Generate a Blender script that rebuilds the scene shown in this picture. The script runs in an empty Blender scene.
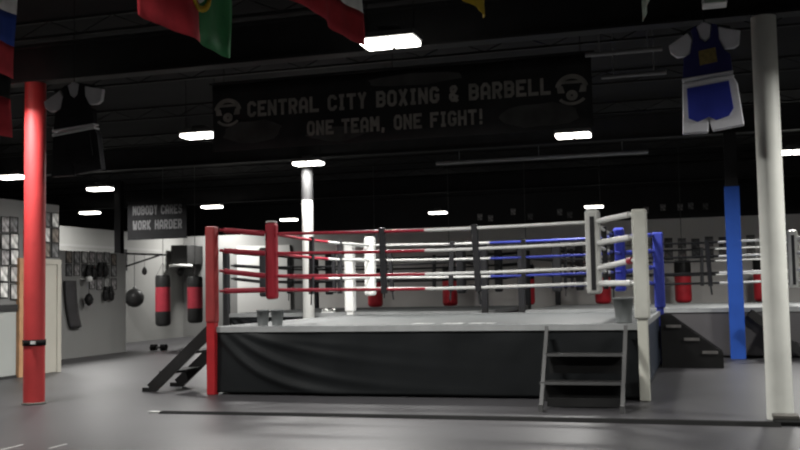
import bpy, bmesh, math, random
from mathutils import Vector, Matrix
random.seed(7)
sc = bpy.context.scene
COL = sc.collection
PI = math.pi

# ------------------------------------------------------------------ materials
MATS = {}
def mat(name, col, rough=.6, metal=0., var=.12, scale=8., emit=None, bump=0., spec=None, bscale=None):
    if name in MATS: return MATS[name]
    if spec is None: spec = .12 if max(col) < .035 else .3
    m = bpy.data.materials.new(name); m.use_nodes = True
    nt = m.node_tree; b = nt.nodes['Principled BSDF']
    c = tuple(col) + (1.,)
    tc = nt.nodes.new('ShaderNodeTexCoord')
    nz = nt.nodes.new('ShaderNodeTexNoise'); nz.inputs['Scale'].default_value = scale; nz.inputs['Detail'].default_value = 4
    nt.links.new(tc.outputs['Object'], nz.inputs['Vector'])
    rp = nt.nodes.new('ShaderNodeValToRGB')
    rp.color_ramp.elements[0].position = .3; rp.color_ramp.elements[1].position = .7
    rp.color_ramp.elements[0].color = tuple(max(0, x * (1 - var)) for x in col) + (1.,)
    rp.color_ramp.elements[1].color = tuple(min(1, x * (1 + var)) for x in col) + (1.,)
    nt.links.new(nz.outputs['Fac'], rp.inputs['Fac'])
    nt.links.new(rp.outputs['Color'], b.inputs['Base Color'])
    b.inputs['Roughness'].default_value = rough; b.inputs['Metallic'].default_value = metal
    b.inputs['Specular IOR Level'].default_value = spec
    if bump:
        n2 = nt.nodes.new('ShaderNodeTexNoise'); n2.inputs['Scale'].default_value = bscale or scale * 6
        nt.links.new(tc.outputs['Object'], n2.inputs['Vector'])
        bp = nt.nodes.new('ShaderNodeBump'); bp.inputs['Strength'].default_value = bump; bp.inputs['Distance'].default_value = .02
        nt.links.new(n2.outputs['Fac'], bp.inputs['Height']); nt.links.new(bp.outputs['Normal'], b.inputs['Normal'])
    if emit:
        b.inputs['Emission Color'].default_value = (1., .97, .9, 1); b.inputs['Emission Strength'].default_value = emit
    MATS[name] = m
    return m

M_FLOOR = mat('rubber_floor', (0.038, 0.037, 0.0395), .42, var=.16, scale=.5, bump=.08, bscale=14, spec=.30)
M_CEIL = mat('black_ceiling', (0.021, 0.021, 0.0215), .9, scale=1)
M_STEEL = mat('black_steel', (0.021, 0.021, 0.0215), .6, scale=3)
M_PIPE = mat('dusty_pipe', (.22, .22, .225), .5, scale=3)
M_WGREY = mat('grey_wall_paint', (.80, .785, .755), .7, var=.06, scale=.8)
M_WLIGHT = mat('pale_wall_paint', (0.215, 0.215, 0.206), .7, var=.06, scale=.8)
M_WMID = mat('partition_paint', (0.25, 0.25, 0.242), .7, var=.06, scale=.8)
M_WDIM = mat('photo_wall_paint', (0.136, 0.136, 0.1326), .7, var=.08, scale=.8)
M_WAIN = mat('wainscot_paint', (0.2856, 0.2992, 0.2856), .6, var=.04, scale=.8)
M_WCORN = mat('dimmed_back_wall', (.17, .17, .165), .7, var=.06, scale=.8)  # back wall colour darkened where the nearby lamp would overlight it
M_WDARK = mat('dark_wall_paint', (.03, .03, .031), .85, scale=.7)
M_WHITE = mat('white_panel_paint', (0.5, 0.5, 0.485), .6, var=.03, scale=1)
M_RED = mat('red_paint', (0.31, 0.026, 0.027), .55, var=.10, scale=3)
M_POSTW = mat('white_pillar_paint', (0.58, 0.585, 0.54), .5, var=.10, scale=2.2)
M_FARW = mat('white_column_paint', (0.5, 0.5, 0.48), .5, var=.05, scale=2)
M_BLUE = mat('blue_paint', (0.017, 0.068, 0.3264), .45, var=.08, scale=3)
M_ROPR = mat('red_rope_vinyl', (0.2448, 0.0136, 0.0272), .45, var=.10, scale=5)
M_ROPW = mat('white_rope_vinyl', (0.544, 0.544, 0.5304), .45, var=.05, scale=5)
M_ROPB = mat('blue_rope_vinyl', (0.034, 0.0476, 0.2856), .45, var=.10, scale=5)
M_ROPK = mat('black_rope_vinyl', (.012, .012, .013), .5, scale=5)
M_PADR = mat('red_pad_vinyl', (0.2312, 0.01088, 0.0204), .42, var=.1, scale=4)
M_PADW = mat('white_pad_vinyl', (0.408, 0.408, 0.3876), .45, var=.05, scale=4)
M_PADB = mat('blue_pad_vinyl', (0.0272, 0.0374, 0.2856), .42, var=.1, scale=4)
M_PADK = mat('black_pad_vinyl', (.022, .022, .024), .45, scale=4)
M_SLVR = mat('brown_red_post_sleeve', (0.2, 0.02, 0.02), .6, var=.15, scale=4)
M_SLVW = mat('cream_post_sleeve', (0.408, 0.408, 0.3672), .6, var=.10, scale=4)
M_POLER = mat('red_post_steel', (0.272, 0.0136, 0.017), .4, scale=4)
M_POLEW = mat('white_post_steel', (0.4488, 0.4488, 0.3944), .4, var=.1, scale=4)
M_CANV = mat('grey_canvas', (0.072, 0.077, 0.077), .6, var=.10, scale=1.2, bump=.05)
M_CANVT = mat('canvas_edge_trim', (0.2312, 0.238, 0.238), .55, var=.1, scale=4)
M_PRINT = mat('pale_canvas_print', (0.374, 0.3808, 0.374), .6, scale=9)
M_APRON = mat('black_apron_vinyl', (0.00918, 0.0102, 0.01088), .42, var=.2, scale=1.5, bump=.06, bscale=5)
M_APRONB = mat('navy_apron_vinyl', (0.0238, 0.0306, 0.0442), .5, var=.1, scale=2)
M_APRONG = mat('charcoal_apron_vinyl', (0.0646, 0.0612, 0.06324), .6, var=.1, scale=2)
M_STAIR = mat('black_stair_steel', (.016, .016, .016), .5, scale=4)
M_STAIRG = mat('grey_stair_edge', (0.068, 0.068, 0.068), .5, scale=4)
M_TREAD = mat('lit_tread', (0.1496, 0.1428, 0.136), .6, var=.3, scale=6)  # lighter colour stands in for light caught on the treads
M_BAGR = mat('red_bag_vinyl', (.60, .035, .05), .38, var=.12, scale=5)
M_BAGK = mat('black_bag_vinyl', (.02, .02, .02), .4, scale=5)
M_CHAIN = mat('chain_steel', (.10, .10, .10), .45, .6, scale=20)
M_BAN = mat('black_banner_cloth', (0.023, 0.023, 0.0235), .75, var=.35, scale=1.1)
M_BANS = mat('smoky_banner_print', (0.05, 0.05, 0.049), .75, var=.4, scale=2.2)
M_LET = mat('tan_banner_lettering', (0.22, 0.21, 0.19), .7, var=.25, scale=6)
M_LET2 = mat('grey_sign_lettering', (.055, .055, .057), .7, var=.2, scale=9)
M_SIGN = mat('matte_black_sign', (.006, .006, .0065), .85, var=.3, scale=2)
M_BUCK = mat('grey_bucket_plastic', (0.1496, 0.1598, 0.1598), .45, scale=4)
M_TOWEL = mat('white_towel', (.75, .75, .73), .9, scale=20)
M_FRAME = mat('dark_picture_frame', (.03, .03, .03), .5, scale=9)
PHOTO = [mat('photo_print_%d' % i, c, .35, var=.75, scale=s) for i, (c, s) in enumerate([
    ((.20, .20, .20), 9), ((.34, .34, .33), 7), ((.12, .12, .12), 11), ((.50, .50, .48), 8), ((.16, .14, .12), 10), ((.26, .25, .25), 13)])]
M_WOOD = mat('orange_wood_casing', (0.3536, 0.204, 0.1088), .5, scale=6)
M_DOOR = mat('cream_door_paint', (0.3264, 0.3128, 0.272), .5, var=.05, scale=2)
M_RAIL = mat('dark_rail', (.03, .03, .03), .5, scale=4)
M_RUB = mat('black_rubber', (0.008, 0.008, 0.008), .85, scale=6, spec=.05)
M_WOODG = mat('grey_block', (.075, .07, .062), .7, scale=8)
M_TAPE = mat('white_tape', (0.4216, 0.4216, 0.408), .6, scale=9)
M_HOUS = mat('fixture_housing', (.10, .10, .10), .5, .3, scale=5)
M_LAMP = mat('lamp_lens', (.9, .9, .88), .4, var=.02, scale=4, emit=9.)
M_CWHITE = mat('white_flag_cloth', (0.85, 0.85, 0.83), .8, scale=6)
M_CRED = mat('red_flag_cloth', (0.62, 0.05, 0.065), .8, scale=6)
M_CGREEN = mat('green_flag_cloth', (0.06, 0.3, 0.11), .8, scale=6)
M_CBLUE = mat('blue_flag_cloth', (0.03, 0.075, 0.38), .8, scale=6)
M_CYEL = mat('yellow_flag_cloth', (.62, .42, .02), .8, scale=6)
M_CBLK = mat('black_flag_cloth', (.02, .02, .02), .8, scale=6)
M_CPALE = mat('pale_green_flag_cloth', (0.42, 0.52, 0.44), .8, scale=6)
M_OBLUE = mat('blue_satin', (0.035, 0.05, 0.36), .45, var=.15, scale=5)
M_ONAVY = mat('navy_satin', (0.03, 0.03, 0.14), .5, var=.15, scale=5)
M_OWHITE = mat('white_satin', (0.78, 0.78, 0.82), .5, var=.1, scale=5)
M_OGOLD = mat('gold_patch', (.26, .20, .07), .5, var=.3, scale=20)
M_OBLK = mat('black_satin', (.022, .022, .024), .5, var=.2, scale=5)
M_OGREY = mat('grey_satin', (0.62, 0.62, 0.63), .5, var=.1, scale=5)

# ------------------------------------------------------------------ mesh helpers
class MB:
    """Collects shapes, in world coordinates, for ONE mesh object."""
    def __init__(s): s.v = []; s.f = []; s.mi = []; s.sm = []; s.cur = 0
    def add(s, vs, fs, smooth=False):
        n = len(s.v); s.v += [Vector(p) for p in vs]
        for f in fs: s.f.append([n + i for i in f]); s.mi.append(s.cur); s.sm.append(smooth)
        return s
    def slot(s, i): s.cur = i; return s
    def box(s, x0, y0, z0, x1, y1, z1):
        return s.add([(x0,y0,z0),(x1,y0,z0),(x1,y1,z0),(x0,y1,z0),(x0,y0,z1),(x1,y0,z1),(x1,y1,z1),(x0,y1,z1)],
              [(0,3,2,1),(4,5,6,7),(0,1,5,4),(1,2,6,5),(2,3,7,6),(3,0,4,7)])
    def bar(s, a, b, w, h, up=(0,0,1)):
        a, b = Vector(a), Vector(b); d = (b - a).normalized(); u = Vector(up)
        if abs(d.dot(u)) > .98: u = Vector((0, 1, 0))
        r = d.cross(u).normalized(); u = r.cross(d)
        vs = [p + r * (i * w / 2) + u * (j * h / 2) for p in (a, b) for i, j in ((-1,-1),(1,-1),(1,1),(-1,1))]
        return s.add(vs, [(0,3,2,1),(4,5,6,7),(0,1,5,4),(1,2,6,5),(2,3,7,6),(3,0,4,7)])
    def tube(s, pts, r, n=10, cap=True):
        pts = [Vector(p) for p in pts]; rings = []
        for i, p in enumerate(pts):
            d = (pts[min(i + 1, len(pts) - 1)] - pts[max(i - 1, 0)]).normalized()
            u = Vector((0, 0, 1)) if abs(d.z) < .9 else Vector((0, 1, 0))
            a = d.cross(u).normalized(); b = a.cross(d)
            rr = r[i] if isinstance(r, (list, tuple)) else r
            rings.append([p + (a * math.cos(t * 2 * PI / n) + b * math.sin(t * 2 * PI / n)) * rr for t in range(n)])
        vs = [q for g in rings for q in g]; fs = []
        for i in range(len(pts) - 1):
            for t in range(n):
                u = (t + 1) % n; fs.append((i*n+t, i*n+u, (i+1)*n+u, (i+1)*n+t))
        s.add(vs, fs, True)
        if cap: s.add(rings[0], [tuple(range(n))[::-1]]); s.add(rings[-1], [tuple(range(n))])
        return s
    def lathe(s, x, y, prof, n=20):
        vs = []; fs = []
        for r, z in prof:
            vs += [(x + r * math.cos(t * 2 * PI / n), y + r * math.sin(t * 2 * PI / n), z) for t in range(n)]
        for i in range(len(prof) - 1):
            for t in range(n):
                u = (t + 1) % n; fs.append((i*n+t, i*n+u, (i+1)*n+u, (i+1)*n+t))
        s.add(vs, fs, True)
        s.add(vs[:n], [tuple(range(n))[::-1]]); s.add(vs[-n:], [tuple(range(n))])
        return s
    def prism(s, poly, y0, y1):
        """polygon of (x, z), extruded from y0 (front) to y1"""
        n = len(poly)
        s.add([(x, y0, z) for x, z in poly] + [(x, y1, z) for x, z in poly],
              [tuple(range(n))] + [tuple(range(n, 2*n))[::-1]] + [(i, (i+1) % n, n + (i+1) % n, n + i)[::-1] for i in range(n)])
        return s
    def grid(s, fn, nu, nv, smooth=True):
        vs = [fn(i / nu, j / nv) for j in range(nv + 1) for i in range(nu + 1)]
        fs = [(j*(nu+1)+i, j*(nu+1)+i+1, (j+1)*(nu+1)+i+1, (j+1)*(nu+1)+i) for j in range(nv) for i in range(nu)]
        return s.add(vs, fs, smooth)
    def build(s, name, mats, parent=None, loc=None, bevel=0., solid=0., fixn=True):
        me = bpy.data.meshes.new(name)
        off = Vector((0, 0, 0))
        if parent is not None:
            p = parent
            while p is not None: off += p.location; p = p.parent
        if loc is not None: base = Vector(loc)
        elif parent is None:
            xs = [v.x for v in s.v]; ys = [v.y for v in s.v]
            base = Vector(((min(xs)+max(xs))/2, (min(ys)+max(ys))/2, min(v.z for v in s.v)))
        else: base = off.copy()
        me.from_pydata([tuple(v - base) for v in s.v], [], s.f)
        for i, p in enumerate(me.polygons): p.material_index = s.mi[i]; p.use_smooth = s.sm[i]
        if fixn:
            bm = bmesh.new(); bm.from_mesh(me); bmesh.ops.recalc_face_normals(bm, faces=bm.faces); bm.to_mesh(me); bm.free()
        for m in (mats if isinstance(mats, (list, tuple)) else [mats]): me.materials.append(m)
        o = bpy.data.objects.new(name, me); COL.objects.link(o)
        o.location = base - off
        o.parent = parent
        if bevel:
            b = o.modifiers.new('bevel', 'BEVEL'); b.width = bevel; b.segments = 2; b.limit_method = 'ANGLE'
        if solid:
            q = o.modifiers.new('solid', 'SOLIDIFY'); q.thickness = solid; q.offset = 0
        return o

def tag(o, label, cat, group=None, kind=None):
    o['label'] = label; o['category'] = cat
    if group: o['group'] = group
    if kind: o['kind'] = kind
    return o
def thing(name, loc, label, cat, group=None, kind=None):
    o = bpy.data.objects.new(name, None); COL.objects.link(o); o.location = loc; o.empty_display_size = .2
    return tag(o, label, cat, group, kind)
def struct(o):
    o['kind'] = 'structure'; return o
def dup(root, loc, label, group=None):
    r = root.copy(); COL.objects.link(r); r.location = loc; r['label'] = label
    if group: r['group'] = group
    for ch in list(root.children):
        c = ch.copy(); COL.objects.link(c); c.parent = r
        for g in list(ch.children):
            d = g.copy(); COL.objects.link(d); d.parent = c
    return r

# ------------------------------------------------------------------ block lettering
T = 1.25; a0, a1, b0, b1, c8 = T/2, 4 - T/2, T/2, 6 - T/2, .75
FONT = {
 'A': [[(a0,0),(a0,4.3),(1.5,b1),(2.5,b1),(a1,4.3),(a1,0)], [(a0,2.2),(a1,2.2)]],
 'B': [[(a0,0),(a0,6)], [(0,b1),(a1-c8,b1),(a1,b1-c8),(a1,3.7),(a1-.5,3.05),(a1,2.4),(a1,b0+c8),(a1-c8,b0),(0,b0)], [(a0,3.05),(a1-.4,3.05)]],
 'C': [[(a1,4.1),(a1,b1-c8),(a1-c8,b1),(a0+c8,b1),(a0,b1-c8),(a0,b0+c8),(a0+c8,b0),(a1-c8,b0),(a1,b0+c8),(a1,1.9)]],
 'D': [[(a0,0),(a0,6)], [(0,b1),(a1-c8,b1),(a1,b1-c8),(a1,b0+c8),(a1-c8,b0),(0,b0)]],
 'E': [[(a0,0),(a0,6)], [(0,b1),(4,b1)], [(0,b0),(4,b0)], [(a0,3),(3.1,3)]],
 'F': [[(a0,0),(a0,6)], [(0,b1),(4,b1)], [(a0,3),(3.1,3)]],
 'G': [[(a1,4.3),(a1,b1-c8),(a1-c8,b1),(a0+c8,b1),(a0,b1-c8),(a0,b0+c8),(a0+c8,b0),(a1-c8,b0),(a1,b0+c8),(a1,2.7)], [(2.1,2.7),(4,2.7)]],
 'H': [[(a0,0),(a0,6)], [(a1,0),(a1,6)], [(a0,3),(a1,3)]],
 'I': [[(2,0),(2,6)], [(.9,b1),(3.1,b1)], [(.9,b0),(3.1,b0)]],
 'K': [[(a0,0),(a0,6)], [(a0+.3,2.9),(a1,6)], [(a0+.3,3.1),(a1,0)]],
 'L': [[(a0,0),(a0,6)], [(0,b0),(4,b0)]],
 'M': [[(a0,0),(a0,6)], [(a1,0),(a1,6)], [(a0,5.6),(2,2.4),(a1,5.6)]],
 'N': [[(a0,0),(a0,6)], [(a1,0),(a1,6)], [(a0,5.3),(a1,.7)]],
 'O': [[(a0,b1-c8),(a0,b0+c8),(a0+c8,b0),(a1-c8,b0),(a1,b0+c8),(a1,b1-c8),(a1-c8,b1),(a0+c8,b1),(a0,b1-c8)]],
 'R': [[(a0,0),(a0,6)], [(0,b1),(a1-c8,b1),(a1,b1-c8),(a1,3.5),(a1-c8,2.7),(a0,2.7)], [(2,2.7),(a1,0)]],
 'S': [[(a1,4.4),(a1,b1-c8),(a1-c8,b1),(a0+c8,b1),(a0,b1-c8),(a0,3.8),(a0+c8,3.1),(a1-c8,2.9),(a1,2.3),(a1,b0+c8),(a1-c8,b0),(a0+c8,b0),(a0,b0+c8),(a0,1.6)]],
 'T': [[(2,0),(2,6)], [(0,b1),(4,b1)]],
 'W': [[(a0,6),(1.1,.3),(2,3.6),(2.9,.3),(a1,6)]],
 'X': [[(a0,6),(a1,0)], [(a1,6),(a0,0)]],
 'Y': [[(a0,6),(2,3)], [(a1,6),(2,3)], [(2,3.2),(2,0)]],
 '&': [[(a1,0),(1.0,4.0),(1.0,4.9),(1.6,b1),(2.4,b1),(2.9,4.8),(2.4,3.9),(a0,2.4),(a0,1.3),(1.3,b0),(2.4,b0),(a1,2.3)]],
 '!': [[(2,2.0),(2,6)], [(2,0),(2,1.25)]],
 '.': [[(2,0),(2,1.25)]],
 ',': [[(2,1.3),(1.7,-.7)]],
}
SEG = [0]
def letter_width(ch): return {' ': 2.6, '!': 2.2, '.': 2.2, ',': 2.2, 'I': 2.9, 'M': 4.6, 'W': 4.6}.get(ch, 4.) + .75
def lettering(mb, text, x0, x1, z0, h, y, depth, wall='y'):
    """block capitals from x0 to x1; wall 'y' faces -Y"""
    tot = sum(letter_width(c) for c in text) - .75; sx = (x1 - x0) / tot; sz = h / 6.; cur = 0.
    for ch in text:
        w = letter_width(ch) - .75
        for line in FONT.get(ch, []):
            for i in range(len(line) - 1):
                p, q = Vector(line[i]), Vector(line[i+1]); d = (q - p).normalized(); nn = Vector((-d.y, d.x)) * T / 2
                e0 = .26 if i > 0 else 0.; e1 = .26 if i < len(line) - 2 else 0.
                p = p - d * e0; q = q + d * e1
                poly = []
                for k in (p - nn, q - nn, q + nn, p + nn):
                    kx = (k.x - 2) * (w / 4. if ch in 'MW' else 1.) + w / 2
                    poly.append((x0 + (cur + kx) * sx, z0 + k.y * sz))
                SEG[0] += 1; e_ = (SEG[0] % 9) * .0007
                mb.prism(poly, y - depth - e_, y - e_*.2)
        cur += w + .75

def words(parent, text, x0, x1, z0, h, y, m):
    tot = sum(letter_width(c) for c in text) - .75; sx = (x1 - x0) / tot; cur = 0.
    for wd in text.split(' '):
        wl = sum(letter_width(c) for c in wd) - .75
        b = MB(); lettering(b, wd, x0 + cur*sx, x0 + (cur + wl)*sx, z0, h, y, .006); b.build('lettering', m, parent)
        cur += wl + .75 + letter_width(' ')

# ------------------------------------------------------------------ the building
fl = MB(); fl.box(-26, -6, -.2, 12, 42, 0); struct(fl.build('floor', M_FLOOR))
ce = MB(); ce.box(-26, -6, 5.3, 12, 42, 5.45); struct(ce.build('ceiling', M_CEIL))
def wall(name, m, *b): return struct(MB().box(*b).build(name, m))
wall('wall_far', M_WDARK, -26, 40, 0, 12, 40.2, 5.3)
wall('wall_outer_left', M_WDARK, -26.2, -6, 0, -26, 40.2, 5.3)
wall('wall_right', M_WDARK, 12, -6, 0, 12.2, 40.2, 5.3)
wall('wall_front', M_WDARK, -26, -6.2, 0, 12, -6, 5.3)
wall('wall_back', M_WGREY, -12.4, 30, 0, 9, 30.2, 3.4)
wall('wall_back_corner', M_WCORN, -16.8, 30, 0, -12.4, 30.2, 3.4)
struct(MB().box(-6.2, 29.9, 3.4, 9, 30.25, 3.52).build('trim_1', M_RAIL))
wall('wall_back_white', M_WHITE, -14.75, 29.94, .6, -12.85, 29.999, 3.0)
wall('wall_left', M_WLIGHT, -17, 17, 0, -16.8, 30.2, 3.4)
struct(MB().box(-16.8, 17.2, 2.84, -16.792, 29.9, 2.91).build('trim_2', M_WMID))
# partition hung with photographs, black steel post at its end
wall('wall_partition', M_WMID, -14.36, 17.2, 0, -14.2, 22.38, 2.53)
pst = MB().box(-14.58, 22.44, 0, -14.40, 22.62, 4.45).build('steel_post', M_SIGN)
tag(pst, 'dark square steel post at the end of the photo-covered partition', 'post', kind='thing')
# near left photo wall with wainscot, rail and door
wall('wall_left_near', M_WDIM, -12.2, 8, 0, -12, 16.56, 3.25)
struct(MB().box(-12, 8, 0, -11.985, 15.28, 1.22).build('trim_3', M_WAIN))
struct(MB().box(-12, 8, 1.22, -11.95, 15.28, 1.33).build('trim_4', M_RAIL))
struct(MB().box(-12, 8, 0, -11.965, 15.28, .05).build('baseboard_left', M_RAIL))
dr = struct(MB().box(-12, 15.5, .01, -11.95, 16.42, 2.08).build('door_1', M_DOOR))
fr = MB()
fr.box(-12, 15.30, 0, -11.93, 15.5, 2.18).build('door_frame', M_WOOD, dr)
fr = MB(); fr.box(-12, 16.42, 0, -11.93, 16.54, 2.18); fr.box(-12, 15.5, 2.08, -11.93, 16.42, 2.18)
fr.build('door_frame', M_DOOR, dr)
hd = MB(); hd.tube([(-11.95, 15.6, 1.0), (-11.9, 15.6, 1.0)], .025); hd.tube([(-11.89, 15.57, 1.0), (-11.89, 15.72, 1.0)], .013); hd.build('door_handle', M_CHAIN, dr)

# girders, joists and pipes under the ceiling
def girder(y):
    g = MB(); g.box(-26, y-.12, 4.45, 12, y+.12, 4.48); g.box(-26, y-.012, 4.48, 12, y+.012, 4.95); g.box(-26, y-.12, 4.95, 12, y+.12, 4.98)
    g.build('ceiling_beam', M_STEEL)['kind'] = 'structure'
for y in (2.2, 11.6, 20.6, 29.6): girder(y)
for y in [5.3 + 3.1 * i for i in range(11)]:
    j = MB(); j.box(-26, y-.03, 5.05, 12, y+.03, 5.08); j.box(-26, y-.03, 5.27, 12, y+.03, 5.3)
    for k in range(38):
        x = -26 + k
        j.bar((x, y, 5.07), (x+.5, y, 5.28), .014, .014); j.bar((x+.5, y, 5.28), (x+1, y, 5.07), .014, .014)
    j.build('ceiling_beam', M_STEEL)['kind'] = 'structure'
def pipe(a, b, r, lab, m=M_PIPE):
    p = MB(); p.tube([a, b], r); n = int((Vector(b) - Vector(a)).length / 3) + 1
    for i in range(n + 1):
        q = Vector(a).lerp(Vector(b), (i + .3) / (n + .6)); p.tube([q, (q.x, q.y, 5.3)], .008, 6)
    tag(p.build('ceiling_pipe', m), lab, 'pipe')
pipe((-9.6, 12.6, 4.72), (-6.2, 12.6, 4.72), .03, 'thin grey pipe under the ceiling between the dark outfit and the lettered banner')
pipe((-1.35, 13.2, 4.56), (-.35, 13.2, 4.56), .03, 'grey pipe under the ceiling just right of the lettered banner, the higher of two')
pipe((-1.3, 15.0, 4.62), (-.35, 15.0, 4.62), .03, 'grey pipe left of the blue outfit, the lower of two')
pipe((-6.0, 23.0, 4.5), (-1.0, 23.0, 4.5), .05, 'long pale pipe under the ceiling behind the lettered banner')

# ------------------------------------------------------------------ pillars
p = thing('pillar', (-8.8, 11.6, 0), 'tall round red pillar with a black strap, by the photo wall', 'pillar', kind='thing')
MB().lathe(-8.8, 11.6, [(.143, 0), (.143, 4.45)], 28).build('shaft', M_RED, p)
MB().lathe(-8.8, 11.6, [(.143, 0), (.158, 0), (.158, .02), (.145, .03)], 28).build('base_ring', M_WOODG, p)
st = MB(); st.lathe(-8.8, 11.6, [(.144, .80), (.154, .80), (.154, .88), (.144, .88)], 28)
so = st.build('strap', M_RUB, p); so['label'] = 'black strap around the red pillar'
MB().box(-8.74, 11.44, .825, -8.68, 11.47, .865).build('buckle', M_TAPE, so)
p = thing('pillar', (.79, 11.5, 0), 'thick round off-white pillar standing at the end of the black floor strip', 'pillar', kind='thing')
MB().lathe(.79, 11.5, [(.14, 0), (.137, .6), (.133, 4.45)], 28).build('shaft', M_POSTW, p)
MB().box(.64, 11.36, 4.42, .94, 11.64, 4.449).build('cap_plate', M_STEEL, p)
p = thing('pillar', (-8.33, 20.45, 0), 'white round pillar with a dark top, behind the boxing ring', 'pillar', kind='thing')
MB().lathe(-8.33, 20.45, [(.13, 0), (.13, 3.5)], 24).build('shaft', M_FARW, p)
MB().lathe(-8.33, 20.45, [(.13, 3.5), (.13, 4.45)], 24).build('upper_shaft', M_STEEL, p)['label'] = 'black-painted upper length'
p = thing('pillar', (.68, 20.45, 0), 'blue-painted steel pillar in front of the rear ring', 'pillar', kind='thing')
hb = MB(); hb.box(.54, 20.31, 0, .82, 20.335, 3.37); hb.box(.54, 20.565, 0, .82, 20.59, 3.37); hb.box(.54, 20.335, 0, .565, 20.565, 3.37); hb.box(.795, 20.335, 0, .82, 20.565, 3.37)
hb.build('shaft', M_BLUE, p)
MB().box(.56, 20.33, 3.3, .80, 20.57, 4.45).build('upper_shaft', M_STEEL, p)['label'] = 'black-painted upper length'

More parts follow.
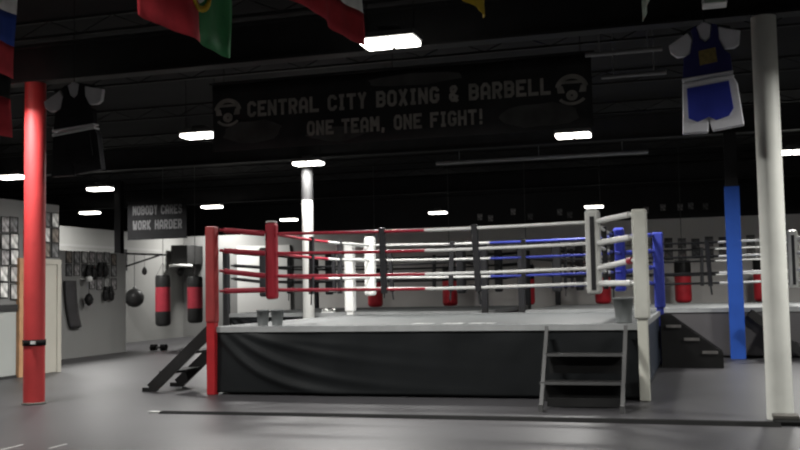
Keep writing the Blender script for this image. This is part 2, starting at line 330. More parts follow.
# ------------------------------------------------------------------ boxing rings
def boxing_ring(x0, y0, w, d, label, corner, half, apron, canv, names):
    """corner: four (pad, sleeve, pole) materials FL FR BR BL; half: the two rope materials per side F R B L"""
    H, Z = 2.45, .975; ins = .66; x1, y1 = x0 + w, y0 + d
    t = thing('boxing_ring', ((x0+x1)/2, (y0+y1)/2, 0), label, 'boxing ring')
    MB().box(x0+.1, y0+.1, .02, x1-.1, y1-.1, .86).build('platform', M_STAIR, t)
    cv = MB(); cv.box(x0+.03, y0+.03, .86, x1-.03, y1-.03, Z); cv.build('canvas', canv, t, bevel=.02)
    tr = MB()
    for q in ((x0, y0, x1, y0+.05), (x0, y1-.05, x1, y1), (x0, y0+.05, x0+.05, y1-.05), (x1-.05, y0+.05, x1, y1-.05)):
        tr.box(q[0], q[1], .90, q[2], q[3], Z+.006)
    tr.build('canvas_edge', M_CANVT, t)
    def fold(s, z):        # slack vinyl: folds that fan out from the upper corner
        u = s * w; v = .92 - z; o = 0.
        for vm, u0, b_, am in ((.95, .04, .70, .045), (.86, .22, 1.10, .040), (.62, .40, 1.7, .032), (.40, .3, 2.2, .018)):
            if u > u0:
                vk = vm * (1 - math.exp(-(u - u0) / b_)); o -= am * math.exp(-((v - vk) / .055) ** 2) * math.exp(-max(0, u - 1.2) * 1.1)
        return (o + .008 * math.sin(u*5.3 + v*2)) * min(1, v * 6)
    def sheet(name, f, m): MB().grid(f, 150, 28).build(name, m, t, solid=.008)
    sheet('apron_skirt', lambda s, q: (x0 + .03 + s*(w-.06), y0 + .03 - .03*(1-q) + (fold(s, .03+q*.87) if apron[0] is M_APRON else 0), .03 + q*.87), apron[0])
    sheet('apron_skirt', lambda s, q: (x1 - .03, y0 + .03 + s*(d-.06), .03 + q*.87), apron[1])
    sheet('apron_skirt', lambda s, q: (x0 + .03 + s*(w-.06), y1 - .03, .03 + q*.87), apron[2])
    sheet('apron_skirt', lambda s, q: (x0 + .03, y0 + .03 + s*(d-.06), .03 + q*.87), apron[3])
    C = [(x0, y0), (x1, y0), (x1, y1), (x0, y1)]; S = [(1, 1), (-1, 1), (-1, -1), (1, -1)]
    zr = [2.35, 2.055, 1.715, 1.505]; zp = [2.40, 2.10, 1.80, 1.50]
    pads = []
    for i in range(4):
        px, py = C[i]; qx, qy = px + S[i][0]*ins, py + S[i][1]*ins; pads.append((qx, qy))
        pm, sm, om = corner[i]
        po = MB(); po.box(px-.065, py-.065, 0, px+.065, py+.065, 2.43); po = po.build('ring_post', om, t, bevel=.01)
        po['label'] = names[i] + ' ring post'
        sw = .07 if pm is M_PADK else .078 if pm is M_PADR else .095
        sl = MB(); sl.box(px-sw, py-sw, 1.04, px+sw, py+sw, H); sl.build('post_sleeve', sm, po, bevel=.025)
        pw = .085 if pm is M_PADR else .10
        pd = MB(); pd.box(qx-pw, qy-pw, 1.36, qx+pw, qy+pw, 2.52); pd = pd.build('corner_pad', pm, t, bevel=.045)
        pd['label'] = names[i] + ' corner pad'
        if pm is M_PADW and i == 1:
            MB().box(qx-.03, qy-.112, 1.42, qx+.03, qy-.1, 2.42).build('pad_strap', M_PADK, pd)
        if pm is M_PADR:
            MB().box(qx-.07, qy-.07, 2.52, qx+.07, qy+.07, 2.545).build('pad_cap', M_PADW, pd, bevel=.02)
        for k in range(4):
            a = Vector((px + S[i][0]*.08, py + S[i][1]*.08, zp[k])); b = Vector((qx - S[i][0]*.07, qy - S[i][1]*.07, zr[k]))
            tb = MB(); tb.tube([a, a.lerp(b, .12)], .022, 8); tb.tube([a.lerp(b, .1), a.lerp(b, .97)], .04, 12)
            tbo = tb.build('turnbuckle', {M_PADR: M_ROPR, M_PADW: M_ROPW, M_PADB: M_ROPB, M_PADK: M_ROPK, M_PADX: M_ROPW}[pm], t)
            if k == 2 and i == 1 and pm is M_PADW and names[0] == 'red':
                MB().tube([a.lerp(b, .06), a.lerp(b, .17)], .046, 12).build('rope_tape', M_ROPR, tbo)['label'] = 'red tape on white rope end'
    for i in range(4):
        A, B = Vector(pads[i] + (0,)), Vector(pads[(i+1) % 4] + (0,)); d_ = (B - A).normalized(); A = A + d_*.1; B = B - d_*.1
        fr_ = half[i][2] if len(half[i]) > 2 else .5
        for k in range(4):
            pts = [A.lerp(B, s/24.) + Vector((0, 0, zr[k] - .028*math.sin(PI*s/24.))) for s in range(25)]
            n = round(24 * fr_)
            rp = MB(); rp.slot(0).tube(pts[:n+1], .024, 10, True); rp.slot(1).tube(pts[n:], .024, 10, True)
            rp.build('ring_rope', [half[i][0], half[i][1]], t)
        for f in (.36, .66):
            c = A.lerp(B, f); lean = .02 if f < .5 else .045
            tm = MB(); n_ = Vector((-d_.y, d_.x, 0))
            tm.bar(c + Vector((0, 0, 2.38)), c + d_*lean + Vector((0, 0, 1.42)), .09, .075, tuple(n_))
            if f > .5: tm.bar(c + d_*lean + Vector((0, 0, 1.43)), c + d_*(lean+.02) + Vector((0, 0, 1.24)), .035, .02, tuple(n_))
            tm.build('rope_tie', M_PADK, t, bevel=.012)
    return t
RX, RY, RW, RD = -6.83, 13.04, 6.12, 5.98
M_PADX = mat('bright_white_vinyl', (.78, .78, .76), .5, var=.04, scale=4)
WHB = (M_PADX, M_PADX, M_PADX)
RED = (M_PADR, M_SLVR, M_POLER); WHT = (M_PADW, M_SLVW, M_POLEW); BLU = (M_PADB, M_ROPB, M_ROPB); BLK = (M_PADK, M_PADK, M_STEEL)
ring = boxing_ring(RX, RY, RW, RD, 'large raised boxing ring with red, white and blue corners and a black skirt',
    [RED, WHT, BLU, WHB], [(M_ROPR, M_ROPW), (M_ROPW, M_ROPB), (M_ROPB, M_ROPW), (M_ROPW, M_ROPR, .52)],
    [M_APRON, M_APRONB, M_APRON, M_APRON], M_CANV, ['red', 'white', 'blue', 'white'])
pr = MB()
for i in range(16):
    x = -3.95 + i*.075 + random.uniform(-.01, .01)
    if i in (4, 5, 10): continue
    pr.box(x, 13.55 + random.uniform(-.04, .04), .976, x+.06, 13.85 + random.uniform(-.05, .05), .98)
pr.build('canvas_print', M_PRINT, ring)['label'] = 'worn pale print on the canvas'
boxing_ring(-3.6, 20.75, 6.1, 5.6, 'second boxing ring with charcoal skirt and dark and white ropes, behind the blue pillar',
    [BLK, WHT, WHT, BLK], [(M_ROPK, M_ROPW, .70), (M_ROPW, M_ROPW), (M_ROPW, M_ROPK, .3), (M_ROPK, M_ROPK)],
    [M_APRONG]*4, M_CANVT, ['black', 'white', 'white', 'black'])
boxing_ring(-10.5, 20.75, 6.1, 5.6, 'third boxing ring with all black ropes, behind the red corner and white round pillar',
    [BLK]*4, [(M_ROPK, M_ROPK)]*4, [M_APRON, M_APRONG, M_APRONG, M_APRON], M_CANV, ['black']*4)

# stairs up to the rings
s = thing('ring_stairs', (-1.42, 12.4, 0), 'black steps with grey edges leading up the front of the large ring', 'stairs', 'ring stairs')
for x in (-1.93, -.92):
    sg = MB(); sg.bar((x, 12.96, .93), (x + (.09 if x < -1.5 else .02), 11.72, .03), .045, .08, (0, 0, 1)); sg.box(x + (.065 if x < -1.5 else -.005), 11.66, 0, x + (.115 if x < -1.5 else .045), 11.74, .09); sg.build('stringer', M_STAIRG, s)
for z, y in ((.63, 12.62), (.32, 12.18)):
    td = MB(); td.box(-1.9, y-.14, z-.03, -.93, y+.16, z); td = td.build('tread', M_STAIR, s)
    MB().box(-1.9, y-.15, z-.03, -.93, y-.135, z+.004).build('nosing', M_STAIRG, td)
for z, y in ((.36, 12.80), (.05, 12.36)):
    MB().box(-1.89, y, z, -.94, y+.02, z+.235).build('riser', M_STAIR, s)
MB().box(-1.8, 11.95, .04, -.93, 11.98, .14).build('kick_plate', M_STAIR, s)

s = thing('ring_stairs', (-7.5, 13.6, 0), 'open black steps leaning on the left side of the large ring by its red post', 'stairs', 'ring stairs')
for y in (13.3, 14.12):
    sg = MB(); sg.bar((-7.0, y, .92), (-8.0, y, .04), .05, .17, (0, 0, 1)); sg.box(-8.14, y-.025, 0, -7.98, y+.025, .06); sg.build('stringer', M_STAIR, s)
for z in (.61, .31):
    xx = -7.02 - (.92 - z)*1.0/.88
    MB().box(xx-.15, 13.3, z-.035, xx+.12, 14.12, z).build('tread', M_STAIR, s)

s = thing('ring_stairs', (-.2, 18.48, 0), 'closed black steps, treads coloured as lit, beside the blue corner of the large ring', 'stairs', 'ring stairs')
for y in (18.14, 18.81):
    sg = MB(); sg.prism([(-.68, 0), (.36, 0), (.36, .27), (-.52, .93), (-.68, .93)], y-.02, y+.02); sg.build('side_panel', M_STAIR, s)
for x, z in ((-.46, .76), (-.16, .53), (.14, .30)):
    MB().box(x-.13, 18.10, z-.05, x+.13, 18.79, z).build('tread', M_TREAD, s)
for x, z in ((-.62, .53), (-.32, .30), (-.02, .02)):
    MB().box(x, 18.16, z, x+.02, 18.79, z+.2).build('riser', M_STAIR, s)

s = thing('ring_stairs', (1.4, 20.3, 0), 'open black steps before the second ring, half behind the off-white pillar', 'stairs', 'ring stairs')
for y in (19.95, 20.62):
    sg = MB(); sg.bar((.92, y, .90), (1.9, y, .05), .05, .15, (0, 0, 1)); sg.box(1.85, y-.025, 0, 2.0, y+.025, .07); sg.build('stringer', M_STAIR, s)
for z in (.62, .32):
    xx = .95 + (.90 - z)*.98/.85
    MB().box(xx-.13, 19.95, z-.035, xx+.14, 20.62, z).build('tread', M_STAIR, s)

# things on the ring's edge
def bucket(x, y, r, h, label):
    t = thing('bucket', (x, y, .982), label, 'bucket', 'ring buckets')
    b = MB(); b.lathe(x, y, [(r*.82, .982), (r, .982+h), (r*1.06, .982+h), (r*1.06, .982+h-.02), (r*1.0, .982+h-.025)], 20); b.build('body', M_BUCK, t)
    hd = MB(); hd.tube([(x + r*math.cos(a), y - .01, .982 + h - .01 - .35*r*math.sin(a)) for a in [PI*i/10 for i in range(11)]], .006, 6); hd.build('bail_handle', M_CHAIN, t)
bucket(-6.13, 13.27, .092, .235, 'grey plastic bucket nearest the red ring post, in front of the red pad')
bucket(-5.91, 13.29, .092, .235, 'grey plastic bucket just right of another one under the red pad')
bucket(-.98, 13.5, .13, .33, 'grey bucket on the ring edge beside the white front post')
tw = MB()
tw.grid(lambda u, v: (-8.2 + u*.3, 20.86 + v*.2, .982 + .05 + .018*math.sin(u*9) + .012*math.sin(v*8+u*3)), 10, 8)
tw.box(-8.2, 20.87, .982, -7.91, 21.05, 1.0)
tag(tw.build('towel', M_TOWEL), 'small white folded towel on the edge of the third ring by the white pillar', 'towel')

# ------------------------------------------------------------------ floor details
t = thing('floor_strip', (-2.8, 11.0, 0), 'long black rubber strip crossing the floor in front of the large ring', 'floor strip')
fs = MB()
def strip_y(x): return 10.96 + .05*math.sin((x+6.5)*.42) * (1 if x < .6 else .6)
N = 40
for i in range(N):
    xa, xb = -6.45 + 7.2*i/N, -6.45 + 7.2*(i+1)/N; ya, yb = strip_y(xa), strip_y(xb); wa = .085 + .045*i/N; wb = .085 + .045*(i+1)/N; h = .024 + .012*i/N
    fs.add([(xa,ya-wa,0),(xb,yb-wb,0),(xb,yb-wb*.4,h),(xa,ya-wa*.4,h),(xb,yb+wb*.4,h),(xa,ya+wa*.4,h),(xb,yb+wb,0),(xa,ya+wa,0)],
           [(0,1,2,3),(3,2,4,5),(5,4,6,7)])
fs.build('strip_cover', M_RUB, t)
MB().box(.69, 10.93, 0, .98, 11.2, .045).build('end_base', M_RUB, t, bevel=.01)
MB().box(.69, 11.1, .045, .95, 11.32, .085).build('end_block', M_WOODG, t, bevel=.006)
MB().box(-6.62, 10.93, 0, -6.42, 11.0, .02).build('pale_end', M_TAPE, t, bevel=.006)
for (x, ya, yb, lab) in ((-6.52, 8.1, 8.42, 'short white tape mark on the floor, the outer one of two, below the red pillar'), (-6.1, 8.27, 8.55, 'short white tape mark on the floor, the second from the left of two')):
    tag(MB().box(x-.012, ya, 0, x+.012, yb, .003).build('tape_mark', M_TAPE), lab, 'tape mark', 'floor tape marks')
t = thing('dumbbell', (-13.44, 22.7, 0), 'small black dumbbell lying on the floor below the hanging red bags', 'dumbbell')
MB().tube([(-13.55, 22.7, .09), (-13.3, 22.7, .09)], .025, 8).build('grip', M_CHAIN, t)
for a, b in ((-13.65, -13.5), (-13.36, -13.21)):
    MB().tube([(a, 22.7, .09), (b, 22.7, .09)], .09, 6).build('weight_head', M_RUB, t)

# ------------------------------------------------------------------ punch bags
M_BAGD = mat('deep_red_bag_vinyl', (.26, .022, .035), .42, var=.12, scale=5)
def heavy_bag(x, y, zb, zt, r, black_top, black_bot, label, group, ztop, red=None):
    t = thing('hanging_punch_bag', (x, y, zb), label, 'punch bag', group)
    b = MB(); b.lathe(x, y, [(r*.5, zb), (r*.85, zb+.02), (r, zb+.08), (r, zb+black_bot)], 22); 
    if black_bot > .08: b.build('bottom_band', M_BAGK, t)
    b = MB(); b.lathe(x, y, ([(r*.5, zb), (r*.85, zb+.02), (r, zb+.08)] if black_bot <= .08 else [(r, zb+black_bot)]) + [(r*1.01, zb+black_bot+.05), (r, zt-black_top)], 22); b.build('bag_body', red or M_BAGR, t)
    b = MB(); b.lathe(x, y, [(r, zt-black_top), (r*1.01, zt-black_top+.06), (r, zt-.05), (r*.9, zt)], 22); b.build('top_band', M_BAGK, t)
    b = MB()
    for k in range(4):
        a = k*PI/2 + .4; b.tube([(x+r*.85*math.cos(a), y+r*.85*math.sin(a), zt), (x, y, zt+.35)], .006, 5)
    b.tube([(x, y, zt+.33), (x, y, ztop)], .010, 6); b.build('chain', M_CHAIN, t)
    return t
heavy_bag(-14.65, 25., .55, 2.0, .215, .34, .42, 'red punch bag with black ends hanging nearest the round black ball', 'red bags by the pale wall', 5.31, M_BAGD)
heavy_bag(-13.63, 25., .63, 1.94, .215, .30, .42, 'red punch bag with black ends hanging just left of the red ring post', 'red bags by the pale wall', 5.31, M_BAGD)
b0 = None
ordw = ['between white round pillar and first black rope tie', 'near the middle of the ring ropes', 'halfway along the white and blue ropes', 'beside the white corner pad', 'between the blue ring post and the blue pillar', 'just left of the off-white pillar']
for i, x in enumerate((-9.43, -7.09, -4.79, -2.62, -.43, 1.64)):
    lab = 'red punch bag in the back row, ' + ordw[i]
    if b0 is None: b0 = heavy_bag(0, 28.5, .95, 2.12, .225, .42, .05, lab, 'punch bags in the back row', 5.31); b0.location = (x, 28.5, .95)
    else: dup(b0, (x, 28.5, .95), lab)

t = thing('hanging_ball_bag', (-16.45, 26.4, 1.1), 'round black ball bag hanging under the wall bracket', 'punch bag')
MB().lathe(-16.45, 26.4, [(.285*math.sin(PI*k/14)+.004, 1.36-.285*math.cos(PI*k/14)) for k in range(15)], 22).build('ball', M_BAGK, t)
c = MB(); c.tube([(-16.45, 26.4, 1.64), (-16.45, 26.4, 2.67)], .012, 6); c.lathe(-16.45, 26.4, [(.06, 1.6), (.05, 1.68), (.03, 1.7)], 12); c.build('hanging_strap', M_CHAIN, t)
t = thing('wall_bracket', (-16.8, 26.4, 2.5), 'dark triangular bag bracket sticking out of the pale left wall', 'bracket')
MB().box(-16.8, 26.3, 2.2, -16.76, 26.5, 2.85).build('wall_plate', M_STEEL, t)
MB().bar((-16.77, 26.4, 2.72), (-15.35, 26.4, 2.64), .06, .06).build('arm_bar', M_STEEL, t)
MB().bar((-16.77, 26.4, 2.32), (-15.6, 26.4, 2.63), .045, .045).build('brace', M_STEEL, t)
t = thing('speed_bag', (-16.1, 26.4, 2.05), 'tiny black speed bag hanging from the wall bracket arm', 'punch bag')
MB().lathe(-16.1, 26.4, [(.02, 2.05), (.07, 2.09), (.085, 2.16), (.05, 2.26), (.02, 2.3)], 14).build('bag_body', M_BAGK, t)
MB().tube([(-16.1, 26.4, 2.29), (-16.1, 26.4, 2.65)], .007, 6).build('cord', M_CHAIN, t)
t = thing('speed_bag_platform', (-16.3, 29.0, 2.2), 'black speed bag platform with a white round rim in the room corner', 'speed bag platform')
MB().box(-16.62, 28.85, 2.42, -16.0, 29.93, 3.06).build('mount_box', M_STAIR, t, bevel=.03)
MB().lathe(-16.3, 28.95, [(.36, 2.33), (.38, 2.34), (.38, 2.40), (.36, 2.42)], 28).build('round_board', M_WHITE, t)
MB().lathe(-16.3, 28.95, [(.36, 2.30), (.37, 2.33)], 28).build('board_underside', M_STAIR, t)
MB().lathe(-16.3, 28.95, [(.03, 2.05), (.10, 2.09), (.13, 2.17), (.10, 2.25), (.04, 2.31)], 16).build('speed_bag', M_BAGK, t)

# partition: gloves, small bag, shield
M_SHIELD = mat('charcoal_shield_vinyl', (.06, .058, .06), .5, scale=3)
def glove_pair(y, z, label):
    t = thing('hanging_boxing_gloves', (-14.1, y, z), label, 'boxing gloves', 'gloves hung on the partition')
    for k in (-1, 1):
        yc = y + k*.09
        g = MB(); n = 14
        prof = [(.045, 0), (.05, .09), (.062, .12), (.085, .19), (.09, .26), (.07, .33), (.02, .36)]
        vs = []; fs = []
        for (r, h) in prof:
            for q in range(n):
                a = q*2*PI/n; vs.append((-14.1 + r*.75*math.cos(a), yc + k*h*.12 + r*math.sin(a), z + .18 - h))
        for i in range(len(prof)-1):
            for q in range(n):
                u = (q+1) % n; fs.append((i*n+q, i*n+u, (i+1)*n+u, (i+1)*n+q))
        g.add(vs, fs, True); g.add(vs[:n], [tuple(range(n))]); g.add(vs[-n:], [tuple(range(n))])
        g.tube([(-14.1, yc + k*.07, z + .08), (-14.08, yc + k*.10, z - .02), (-14.09, yc + k*.08, z - .08)], [.03, .036, .02], 10)
        go = g.build('glove', M_BAGK, t)
        MB().lathe(-14.1, yc, [(.05, z+.10), (.055, z+.11), (.055, z+.17), (.05, z+.18)], 14).build('cuff', M_RAIL, go)
    MB().tube([(-14.1, y-.09, z+.18), (-14.17, y, z+.30), (-14.1, y+.09, z+.18)], .006, 5).build('lace', M_TAPE, t)
glove_pair(20.72, 2.02, 'black boxing gloves hung on the partition near its tall dark shield')
glove_pair(21.2, 2.10, 'black boxing gloves hung on the partition, middle pair of three')
glove_pair(21.45, 1.50, 'black boxing gloves hung lowest on the partition')
t = thing('speed_bag', (-14.1, 20.45, 1.2), 'small black speed bag on a string with a white ring at the partition', 'punch bag')
MB().lathe(-13.98, 20.45, [(.02, 1.22), (.09, 1.28), (.115, 1.38), (.07, 1.48), (.02, 1.52)], 14).build('bag_body', M_BAGK, t)
MB().tube([(-13.98, 20.45, 1.51), (-13.98, 20.45, 1.83)], .008, 6).build('cord', M_RAIL, t)
rg = MB(); rg.box(-14.2, 20.42, 1.84, -13.95, 20.48, 1.88); rg.lathe(-13.98, 20.45, [(.06, 1.80), (.085, 1.82), (.085, 1.90), (.06, 1.92)], 14); rg.build('ring_mount', M_TOWEL, t)
sh = MB()
sh.grid(lambda u, v: (-14.12 + .07*math.sin(PI*u) - .02, 19.72 + u*.42 + .22*(1-v)**2, .72 + v*1.1), 10, 14)
tag(sh.build('hanging_kick_shield', M_SHIELD, solid=.05), 'tall dark curved kick shield against the partition', 'kick shield')

# ------------------------------------------------------------------ photographs on the walls
def photo_proto():
    t = thing('framed_photo', (0, 0, 0), 'x', 'framed photo')
    f = MB(); w, h = .105, .135
    for q in ((-w-.012, -h-.012, w+.012, -h), (-w-.012, h, w+.012, h+.012), (-w-.012, -h, -w, h), (w, -h, w+.012, h)):
        f.box(0, q[0], q[1], .022, q[2], q[3])
    f.build('picture_frame', M_FRAME, t)
    return t
ORD = ['first', 'second', 'third', 'fourth', 'fifth', 'sixth', 'seventh', 'eighth', 'ninth', 'tenth', 'eleventh', 'twelfth']
ROW = {2: ['upper', 'lower'], 3: ['top', 'middle', 'bottom'], 5: ['top', 'second', 'middle', 'fourth', 'bottom']}
FRAME_ME = None
def framed_photo(loc, rz, label, group, k):
    """thing with a frame and a print of its own; the frame mesh is shared"""
    global FRAME_ME, PRINT_ME
    t = thing('framed_photo', loc, label, 'framed photo', group); t.rotation_euler = (0, 0, rz)
    if FRAME_ME is None:
        f = MB(); w, h = .10, .13; e = .014
        for q in ((-w-e, -h-e, w+e, -h), (-w-e, h, w+e, h+e), (-w-e, -h, -w, h), (w, -h, w+e, h)): f.box(0, q[0], q[1], .022, q[2], q[3])
        o = f.build('picture_frame', M_FRAME, None, loc=(0, 0, 0)); FRAME_ME = o.data; o.parent = t
        PRINT_ME = []
        for m in PHOTO:
            me = bpy.data.meshes.new('print'); me.from_pydata([(.012,-.10,-.13),(.012,.10,-.13),(.012,.10,.13),(.012,-.10,.13),(0,-.10,-.13),(0,.10,-.13),(0,.10,.13),(0,-.10,.13)], [], [(0,1,2,3),(7,6,5,4)]); me.materials.append(m); PRINT_ME.append(me)
    else:
        o = bpy.data.objects.new('picture_frame', FRAME_ME); COL.objects.link(o); o.parent = t
    q = bpy.data.objects.new('print', PRINT_ME[k]); COL.objects.link(q); q.parent = t
    return t
rr = random.Random(3)
for c, y in enumerate((14.70, 14.96, 15.22)):
    for r, z in enumerate((2.78, 2.48, 2.18, 1.88, 1.58)):
        framed_photo((-11.998, y + rr.uniform(-.02, .02), z + rr.uniform(-.02, .02)), 0,
            'framed photo left of the red pillar, %s row, %s' % (ROW[5][r], ['outer column', 'middle column', 'column nearest the door'][c]),
            'photos left of the red pillar', 3 if (c, r) in ((1, 3), (1, 4), (0, 3), (0, 4)) else rr.randrange(6))
for c, y in enumerate((15.60, 15.88, 16.15, 16.42)):
    for r, z in enumerate((2.95, 2.65, 2.36)):
        framed_photo((-11.998, y, z), 0, 'framed photo above the cream door, %s row, %s from its wood casing' % (ROW[3][r], ORD[c]),
            'photos above the door', rr.randrange(6))
for c in range(7):
    for r, z in enumerate((2.38, 2.07, 1.76)):
        if r == 2 and c in (0, 1, 2): continue
        framed_photo((-14.198, 19.95 + c*.31, z + rr.uniform(-.02, .02)), 0, 'framed photo on the grey partition, %s row, %s from the red pillar' % (ROW[3][r], ORD[c]),
            'photos on the partition', rr.choice((0, 1, 2, 4, 5, 5)))
for c in range(10):
    for r, z in enumerate((2.68, 2.32)):
        framed_photo((-1.2 + c*.38, 29.998, z + rr.uniform(-.04, .04)), -PI/2, 'framed photo on the back wall, %s row, %s along from the blue ring post' % (ROW[2][r], ORD[c]),
            'photos on the back wall', rr.choice((0, 2, 2, 4, 5, 1)))
for s_, xs in (('above the white ropes', (-8.6, -8.15, -7.2, -6.5, -5.3, -4.9)), ('left of the blue pillar', (-1.9, -1.25, -.6, -.2, .35))):
    for c, x in enumerate(xs):
        framed_photo((x, 39.99, 4.45 + rr.uniform(-.12, .12)), -PI/2, 'dim picture on the dark far wall %s, %s along' % (s_, ORD[c]), 'pictures on the far wall', rr.choice((0, 5, 2)))
ps = MB(); ps.box(-15.85, 29.93, .7, -15.62, 29.99, 3.1); pso = ps.build('picture_poster', M_WHITE)
tag(pso, 'tall narrow white poster with dark patches on the back wall by the red post', 'poster')
pp = MB()
for k in range(7): pp.box(-15.80 + .03*(k % 2), 29.92, .85 + k*.32, -15.70 + .03*(k % 2), 29.93, 1.05 + k*.32)
pp.build('poster_print', PHOTO[4], pso)

# ------------------------------------------------------------------ lettered banners
t = thing('gym_banner', (-4.3, 14.0, 3.7), 'wide dark banner with gym name lettering hung above the large ring', 'banner')
cl = MB(); cl.grid(lambda u, v: (-7.3 + u*5.95, 14.0 + .012*math.sin(u*19) + .008*math.sin(u*7 + v*4), 3.71 + v*1.06), 60, 6)
cl.build('banner_cloth', M_BAN, t, solid=.012)
sm = MB()
def blob(cx, cz, w, h, sd):
    r_ = random.Random(sd); n = 16
    sm.prism([(cx + w*math.cos(2*PI*i/n)*r_.uniform(.8, 1.05), cz + h*math.sin(2*PI*i/n)*r_.uniform(.8, 1.05)) for i in range(n)], 13.972, 13.978)
blob(-6.6, 3.98, .55, .2, 1); blob(-5.2, 3.86, .5, .12, 2); blob(-2.1, 3.93, .62, .19, 3); blob(-4.0, 4.6, .8, .1, 5)
sm.build('smoke_print', M_BANS, t)
words(t, 'CENTRAL CITY BOXING & BARBELL', -6.68, -1.93, 4.215, .245, 13.970, M_LET)
words(t, 'ONE TEAM, ONE FIGHT!', -5.68, -2.92, 3.855, .225, 13.970, M_LET)
for cx, cz in ((-7.02, 4.3), (-1.63, 4.25)):
    def arc(r0, r1, t0, t1, sx=1., dz=0.):
        n = 18
        return MB().grid(lambda u, v: (cx + (r0 + (r1-r0)*v)*math.cos(t0 + (t1-t0)*u)*sx, 13.965, cz + dz + (r0 + (r1-r0)*v)*math.sin(t0 + (t1-t0)*u)), n, 1, False)
    eo = arc(.15, .215, PI*.06, PI*.94, 1.1, .02).build('emblem', M_LET, t, solid=.006)
    arc(.17, .21, PI*1.22, PI*1.78, 1.15).build('ribbon', M_LET, eo, solid=.006)
    arc(.015, .075, 0, 2*PI, 1.1, -.07).build('emblem_core', M_LET, eo, solid=.006)
    for k in (-1, 1):
        MB().prism([(cx+k*.15-.05, cz-.03), (cx+k*.15+.05, cz-.03), (cx+k*.17+.04, cz+.07), (cx+k*.17-.04, cz+.07)], 13.962, 13.968).build('emblem_wing', M_LET, eo)
    MB().prism([(cx-.14, cz+.10), (cx+.14, cz+.10), (cx+.14, cz+.14), (cx-.14, cz+.14)], 13.962, 13.968).build('emblem_bar', M_LET, eo)
ro = MB(); ro.tube([(-7.35, 14.0, 4.79), (-1.3, 14.0, 4.79)], .02, 8)
for x in (-7.1, -4.3, -1.5): ro.tube([(x, 14.0, 4.79), (x, 14.0, 5.3)], .006, 6)
ro.build('hanging_rod', M_STEEL, t)

t = thing('motto_sign', (-14.25, 24.0, 3.0), 'small black sign with two lines of grey lettering high by the pale wall', 'sign')
MB().box(-15.17, 24.0, 2.98, -13.33, 24.03, 4.08).build('sign_board', M_SIGN, t)
words(t, 'NOBODY CARES', -15.0, -13.47, 3.66, .26, 23.999, M_LET2)
words(t, 'WORK HARDER', -15.0, -13.47, 3.25, .26, 23.999, M_LET2)
ro = MB()
for x in (-15.05, -13.45): ro.tube([(x, 24.015, 4.08), (x, 24.015, 5.3)], .008, 6)
ro.build('hanging_cord', M_STEEL, t)

# ------------------------------------------------------------------ flags (hung lengthwise from rods, edge-on rows)
def flag(x, y0, y1, z0, z1, bands, label, vertical=False, emblem=None, seed=0):
    t = thing('flag', (x, (y0+y1)/2, z0), label, 'flag', 'flags under the ceiling')
    ph = seed*1.7
    def surf(a, b): return (x + .03*math.sin(a*9 + ph)*(1-b*.8) + .012*math.sin(a*21 + b*5 + ph), y0 + a*(y1-y0), z0 + b*(z1-z0))
    pos = 0.
    for m, fr, nm in bands:
        a_, b_ = pos, pos + fr
        if vertical: MB().grid(lambda u, v: surf(a_ + u*(b_-a_), v), 14, 8).build(nm, m, t, solid=.006)
        else: MB().grid(lambda u, v: surf(u, a_ + v*(b_-a_)), 26, 4).build(nm, m, t, solid=.006)
        pos = b_
    if emblem:
        ea, eb = emblem
        e = MB(); n = 24; R0, R1 = .15, .20
        for i in range(n):
            ta, tb = 2*PI*i/n, 2*PI*(i+1)/n; q = []
            for r_, tt in ((R0, ta), (R1, ta), (R1, tb), (R0, tb)):
                pnt = Vector(surf(ea + r_*math.cos(tt)/(y1-y0), eb + r_*math.sin(tt)/(z1-z0))); q.append(pnt + Vector((.012, 0, 0)))
            e.add(q, [(0, 1, 2, 3)], True)
        eo = e.build('emblem_ring', M_CYEL, t, solid=.012)
        s_ = MB(); pts = [(-.09, .1), (.09, .1), (.09, -.03), (.05, -.1), (0, -.13), (-.05, -.1), (-.09, -.03)]
        s_.add([Vector(surf(ea + a/(y1-y0), eb + b/(z1-z0))) + Vector((.014, 0, 0)) for a, b in pts], [tuple(range(7))])
        s_.build('emblem_shield', M_CWHITE, t, solid=.014)
    r = MB(); r.tube([(x, y0-.04, z1+.012), (x, y1+.04, z1+.012)], .012, 8)
    for y in (y0+.1, y1-.1): r.tube([(x, y, z1+.01), (x, y, 5.3)], .005, 6)
    r.build('hanging_rod', M_STEEL, t)
FY0, FY1 = 6.17, 7.63
flag(-6.0, FY0, FY1, 3.5, 4.4, [(M_CRED, .333, 'red_band'), (M_CBLUE, .333, 'blue_band'), (M_CWHITE, .334, 'white_band')], 'white, blue and red striped flag under the ceiling above the red pillar', seed=1)
flag(-3.8, FY0, FY1, 3.5, 4.4, [(M_CRED, .6, 'red_band'), (M_CGREEN, .4, 'green_band')], 'red and green flag with a yellow ringed emblem under the ceiling', vertical=True, emblem=(.6, .5), seed=2)
flag(-2.62, FY0, FY1, 3.5, 4.4, [(M_CRED, .3, 'red_band'), (M_CWHITE, .7, 'white_band')], 'flag with red lower and white upper band beside the big bright ceiling light', seed=3)
flag(-1.48, FY0, FY1-.47, 3.5, 4.4, [(M_CBLUE, .3, 'blue_band'), (M_CYEL, .7, 'yellow_band')], 'flag with a yellow corner hanging above the lettered banner', vertical=True, seed=4)
flag(-.3, FY0, FY1+.07, 3.5, 4.4, [(M_CGREEN, .6, 'green_band'), (M_CPALE, .4, 'pale_band')], 'flag with a pale green corner hanging left of the blue outfit', vertical=True, seed=5)
flag(-4.9, FY0, FY1, 4.36, 4.9, [(M_CWHITE, 1., 'white_band')], 'white flag corner at the top edge, left of the red and green flag', seed=6)
flag(-8.35, 9.1, 10.5, 3.5, 4.3, [(M_CRED, .62, 'red_band'), (M_CBLK, .38, 'black_band')], 'dark red flag hanging below the blue striped one, just left of the red pillar', seed=7)

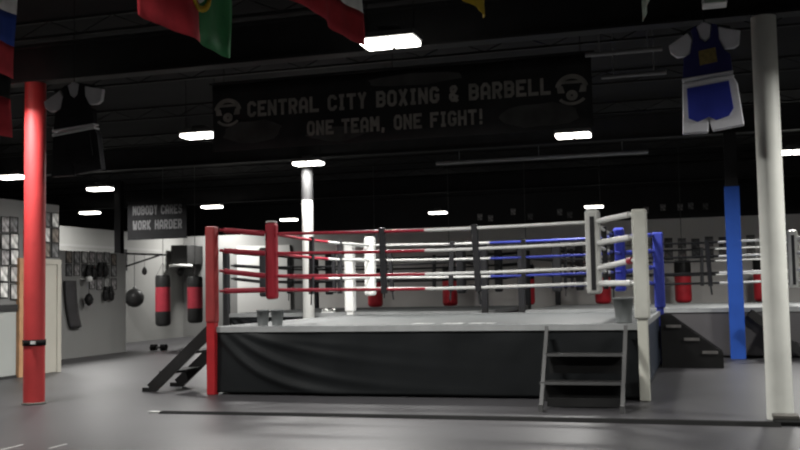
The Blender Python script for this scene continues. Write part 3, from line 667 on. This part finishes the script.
# ------------------------------------------------------------------ hung boxing outfits
def outfit(x0, w, z0, h, y, label, c_shirt, c_tank, c_band, c_short, c_side, c_patch):
    t = thing('boxing_outfit', (x0 + w/2, y, z0), label, 'boxing outfit', 'outfits hung under the ceiling')
    X = lambda px: x0 + (px-265)/220.*w
    Zf = lambda py: z0 + (335-py)/325.*h
    P = lambda pts: [(X(a), Zf(b)) for a, b in pts][::-1]
    def part(name, pts, ya, yb, m, par=t, bev=.012): return MB().prism(P(pts), y+ya, y+yb).build(name, m, par, bevel=bev)
    part('shirt_sleeve', [(265,72),(325,38),(338,60),(330,100),(322,107),(290,110),(270,95)], -.03, .03, c_shirt)
    part('shirt_sleeve', [(418,28),(440,35),(485,45),(480,85),(465,95),(436,95),(420,65)], -.03, .03, c_shirt)
    part('shirt_collar', [(352,22),(375,10),(397,20),(393,55),(378,68),(362,57)], -.02, .03, c_shirt)
    tk = part('singlet', [(334,32),(350,20),(360,58),(378,72),(394,58),(400,18),(416,24),(419,66),(434,98),(452,112),(457,163),(304,176),(310,112),(331,102),(340,60)], -.045, .04, c_tank)
    part('chest_patch', [(355,97),(408,90),(412,132),(358,140)], -.052, -.046, c_patch, tk, 0)
    sh = part('shorts', [(303,196),(460,180),(470,200),(485,320),(390,332),(380,300),(376,335),(298,335)], -.05, .045, c_side)
    part('waistband', [(302,174),(458,161),(459,167),(302,182)], -.062, .055, c_band, sh); part('waistband', [(302,188),(460,173),(461,181),(303,198)], -.062, .055, c_band, sh)
    part('shorts_front', [(316,204),(444,190),(455,270),(440,292),(402,302),(381,291),(345,304),(318,292)], -.062, -.051, c_short, sh, .004)
    hg = MB(); hg.tube([(X(300), y, Zf(40)), (X(375), y, Zf(14)), (X(455), y, Zf(32))], .010, 8)
    hg.tube([(X(375), y, Zf(14)), (X(375), y, 5.3)], .006, 6); hg.build('hanger', M_STEEL, t)
outfit(-.225, .755, 3.12, 1.23, 11.2, 'blue and white boxing singlet and shorts hung beside the off-white pillar', M_OWHITE, M_ONAVY, M_OWHITE, M_OBLUE, M_OWHITE, M_OGOLD)
outfit(-7.6, .83, 2.92, 1.15, 10.2, 'black and grey boxing singlet and shorts hung beside the red pillar', M_OGREY, M_OBLK, M_OGREY, M_OBLK, M_OBLK, M_STEEL)
t = thing('equipment_box', (.25, 10., 4.17), 'pale box hung under the ceiling above the blue and white outfit', 'box')
MB().box(.13, 9.9, 4.19, .36, 10.1, 4.42).build('box_body', M_CWHITE, t, bevel=.01)
MB().box(.15, 9.885, 4.2, .34, 9.9, 4.24).build('front_panel', M_CPALE, t)
MB().tube([(.245, 10, 4.42), (.245, 10, 5.3)], .012, 6).build('hanging_rod', M_STEEL, t)

# ------------------------------------------------------------------ ceiling lights
def make_light(label):
    t = thing('ceiling_light', (0, 0, 4.25), label, 'ceiling light', 'high-bay ceiling lights')
    h = MB(); h.box(-.33, -.2, 4.30, .33, .2, 4.37); h.box(-.12, -.1, 4.37, .12, .1, 4.44); h.build('housing', M_HOUS, t, bevel=.01)
    for k in (-1, 1):
        l = MB(); l.box(k*.165-.15, -.17, 4.235, k*.165+.15, .17, 4.30); l.build('lamp_lens', M_LAMP, t, bevel=.02)
    c = MB()
    for x in (-.28, .28): c.tube([(x, 0, 4.37), (x, 0, 5.3)], .006, 6)
    c.build('hanging_cable', M_STEEL, t)
    ld = bpy.data.lights.new('high_bay_lamp', 'AREA'); ld.shape = 'RECTANGLE'; ld.size = .6; ld.size_y = .32
    ld.energy = LAMP_W; ld.spread = math.radians(160); ld.color = (1., .985, .95)
    lo = bpy.data.objects.new('high_bay_lamp', ld); COL.objects.link(lo); lo.parent = t; lo.location = (0, 0, -.022)
    return t
LAMP_W = 220.
L = [(-3.25, 10.52, 'big bright ceiling light beside the red and white flag'),
     (-8.4, 15.62, 'ceiling light at the lower left end of the lettered banner'),
     (-2.14, 18.36, 'ceiling light just under the right end of the lettered banner'),
     (-8.12, 20.02, 'ceiling light directly above the white round pillar'),
     (-15.35, 19.39, 'ceiling light beside the red pillar, over the photo wall'),
     (-15.09, 22.57, 'upper ceiling light of two left of the black motto sign'),
     (-19.79, 29.0, 'lower ceiling light of two left of the black motto sign'),
     (-15.12, 28.9, 'ceiling light to the right of the black motto sign'),
     (-15.29, 35.6, 'small far ceiling light just right of the red corner pad top'),
     (-9.16, 35.22, 'small far ceiling light above the middle of the ring ropes'),
     (-3.48, 35.46, 'small far ceiling light directly above the white corner pad'),
     (2.03, 22.72, 'ceiling light right of the off-white pillar'),
     (-8.92, 10.6, 'ceiling light at the edge beside the striped flag and red pillar top'),
     (-5.3, 15.9, 'added ceiling light, unseen behind the lettered banner'),  # added lamp, out of sight, to brighten the ring and beyond
     (3.2, 10.6, 'ceiling light out past the off-white pillar'), (3.2, 16.8, 'ceiling light beyond the second row past the pillar'),
     (-3.0, 3.8, 'ceiling light over the viewer'), (3.2, 3.8, 'ceiling light over the viewer, pillar side'), (-9.0, 4.2, 'ceiling light over the viewer, door side'),
     (-9.5, 27.8, 'ceiling light over the third ring'), (-3.0, 28.0, 'ceiling light over the second ring')]
base = None
for x, y, lab in L[:-2]:
    if base is None: base = make_light(lab); base.location = (x, y, 4.25)
    else: dup(base, (x, y, 4.25), lab)

# ------------------------------------------------------------------ world, camera
w = bpy.data.worlds.new('gym_air'); sc.world = w; w.use_nodes = True
w.node_tree.nodes['Background'].inputs[0].default_value = (.02, .02, .02, 1); w.node_tree.nodes['Background'].inputs[1].default_value = .1
cam = bpy.data.cameras.new('camera'); co = bpy.data.objects.new('camera', cam); COL.objects.link(co)
pi_, ro_, ya_ = .0649, -.0188, .2932
F = Vector((-math.sin(ya_)*math.cos(pi_), math.cos(ya_)*math.cos(pi_), math.sin(pi_)))
R = Vector((math.cos(ya_), math.sin(ya_), 0)); U = R.cross(F)
R2 = R*math.cos(ro_) + U*math.sin(ro_); U2 = U*math.cos(ro_) - R*math.sin(ro_)
co.matrix_world = Matrix(((R2.x, U2.x, -F.x, 0), (R2.y, U2.y, -F.y, 0), (R2.z, U2.z, -F.z, 1.4806), (0, 0, 0, 1)))
cam.sensor_width = 36; cam.lens = 984.89/800*36; cam.clip_end = 200
sc.camera = co
vs = sc.view_settings
vs.view_transform = 'Standard'; vs.look = 'None'; vs.gamma = 1; vs.use_curve_mapping = False; vs.exposure = 0.15
sc.cycles.use_denoising = True
sc.cycles.filter_width = 2.2
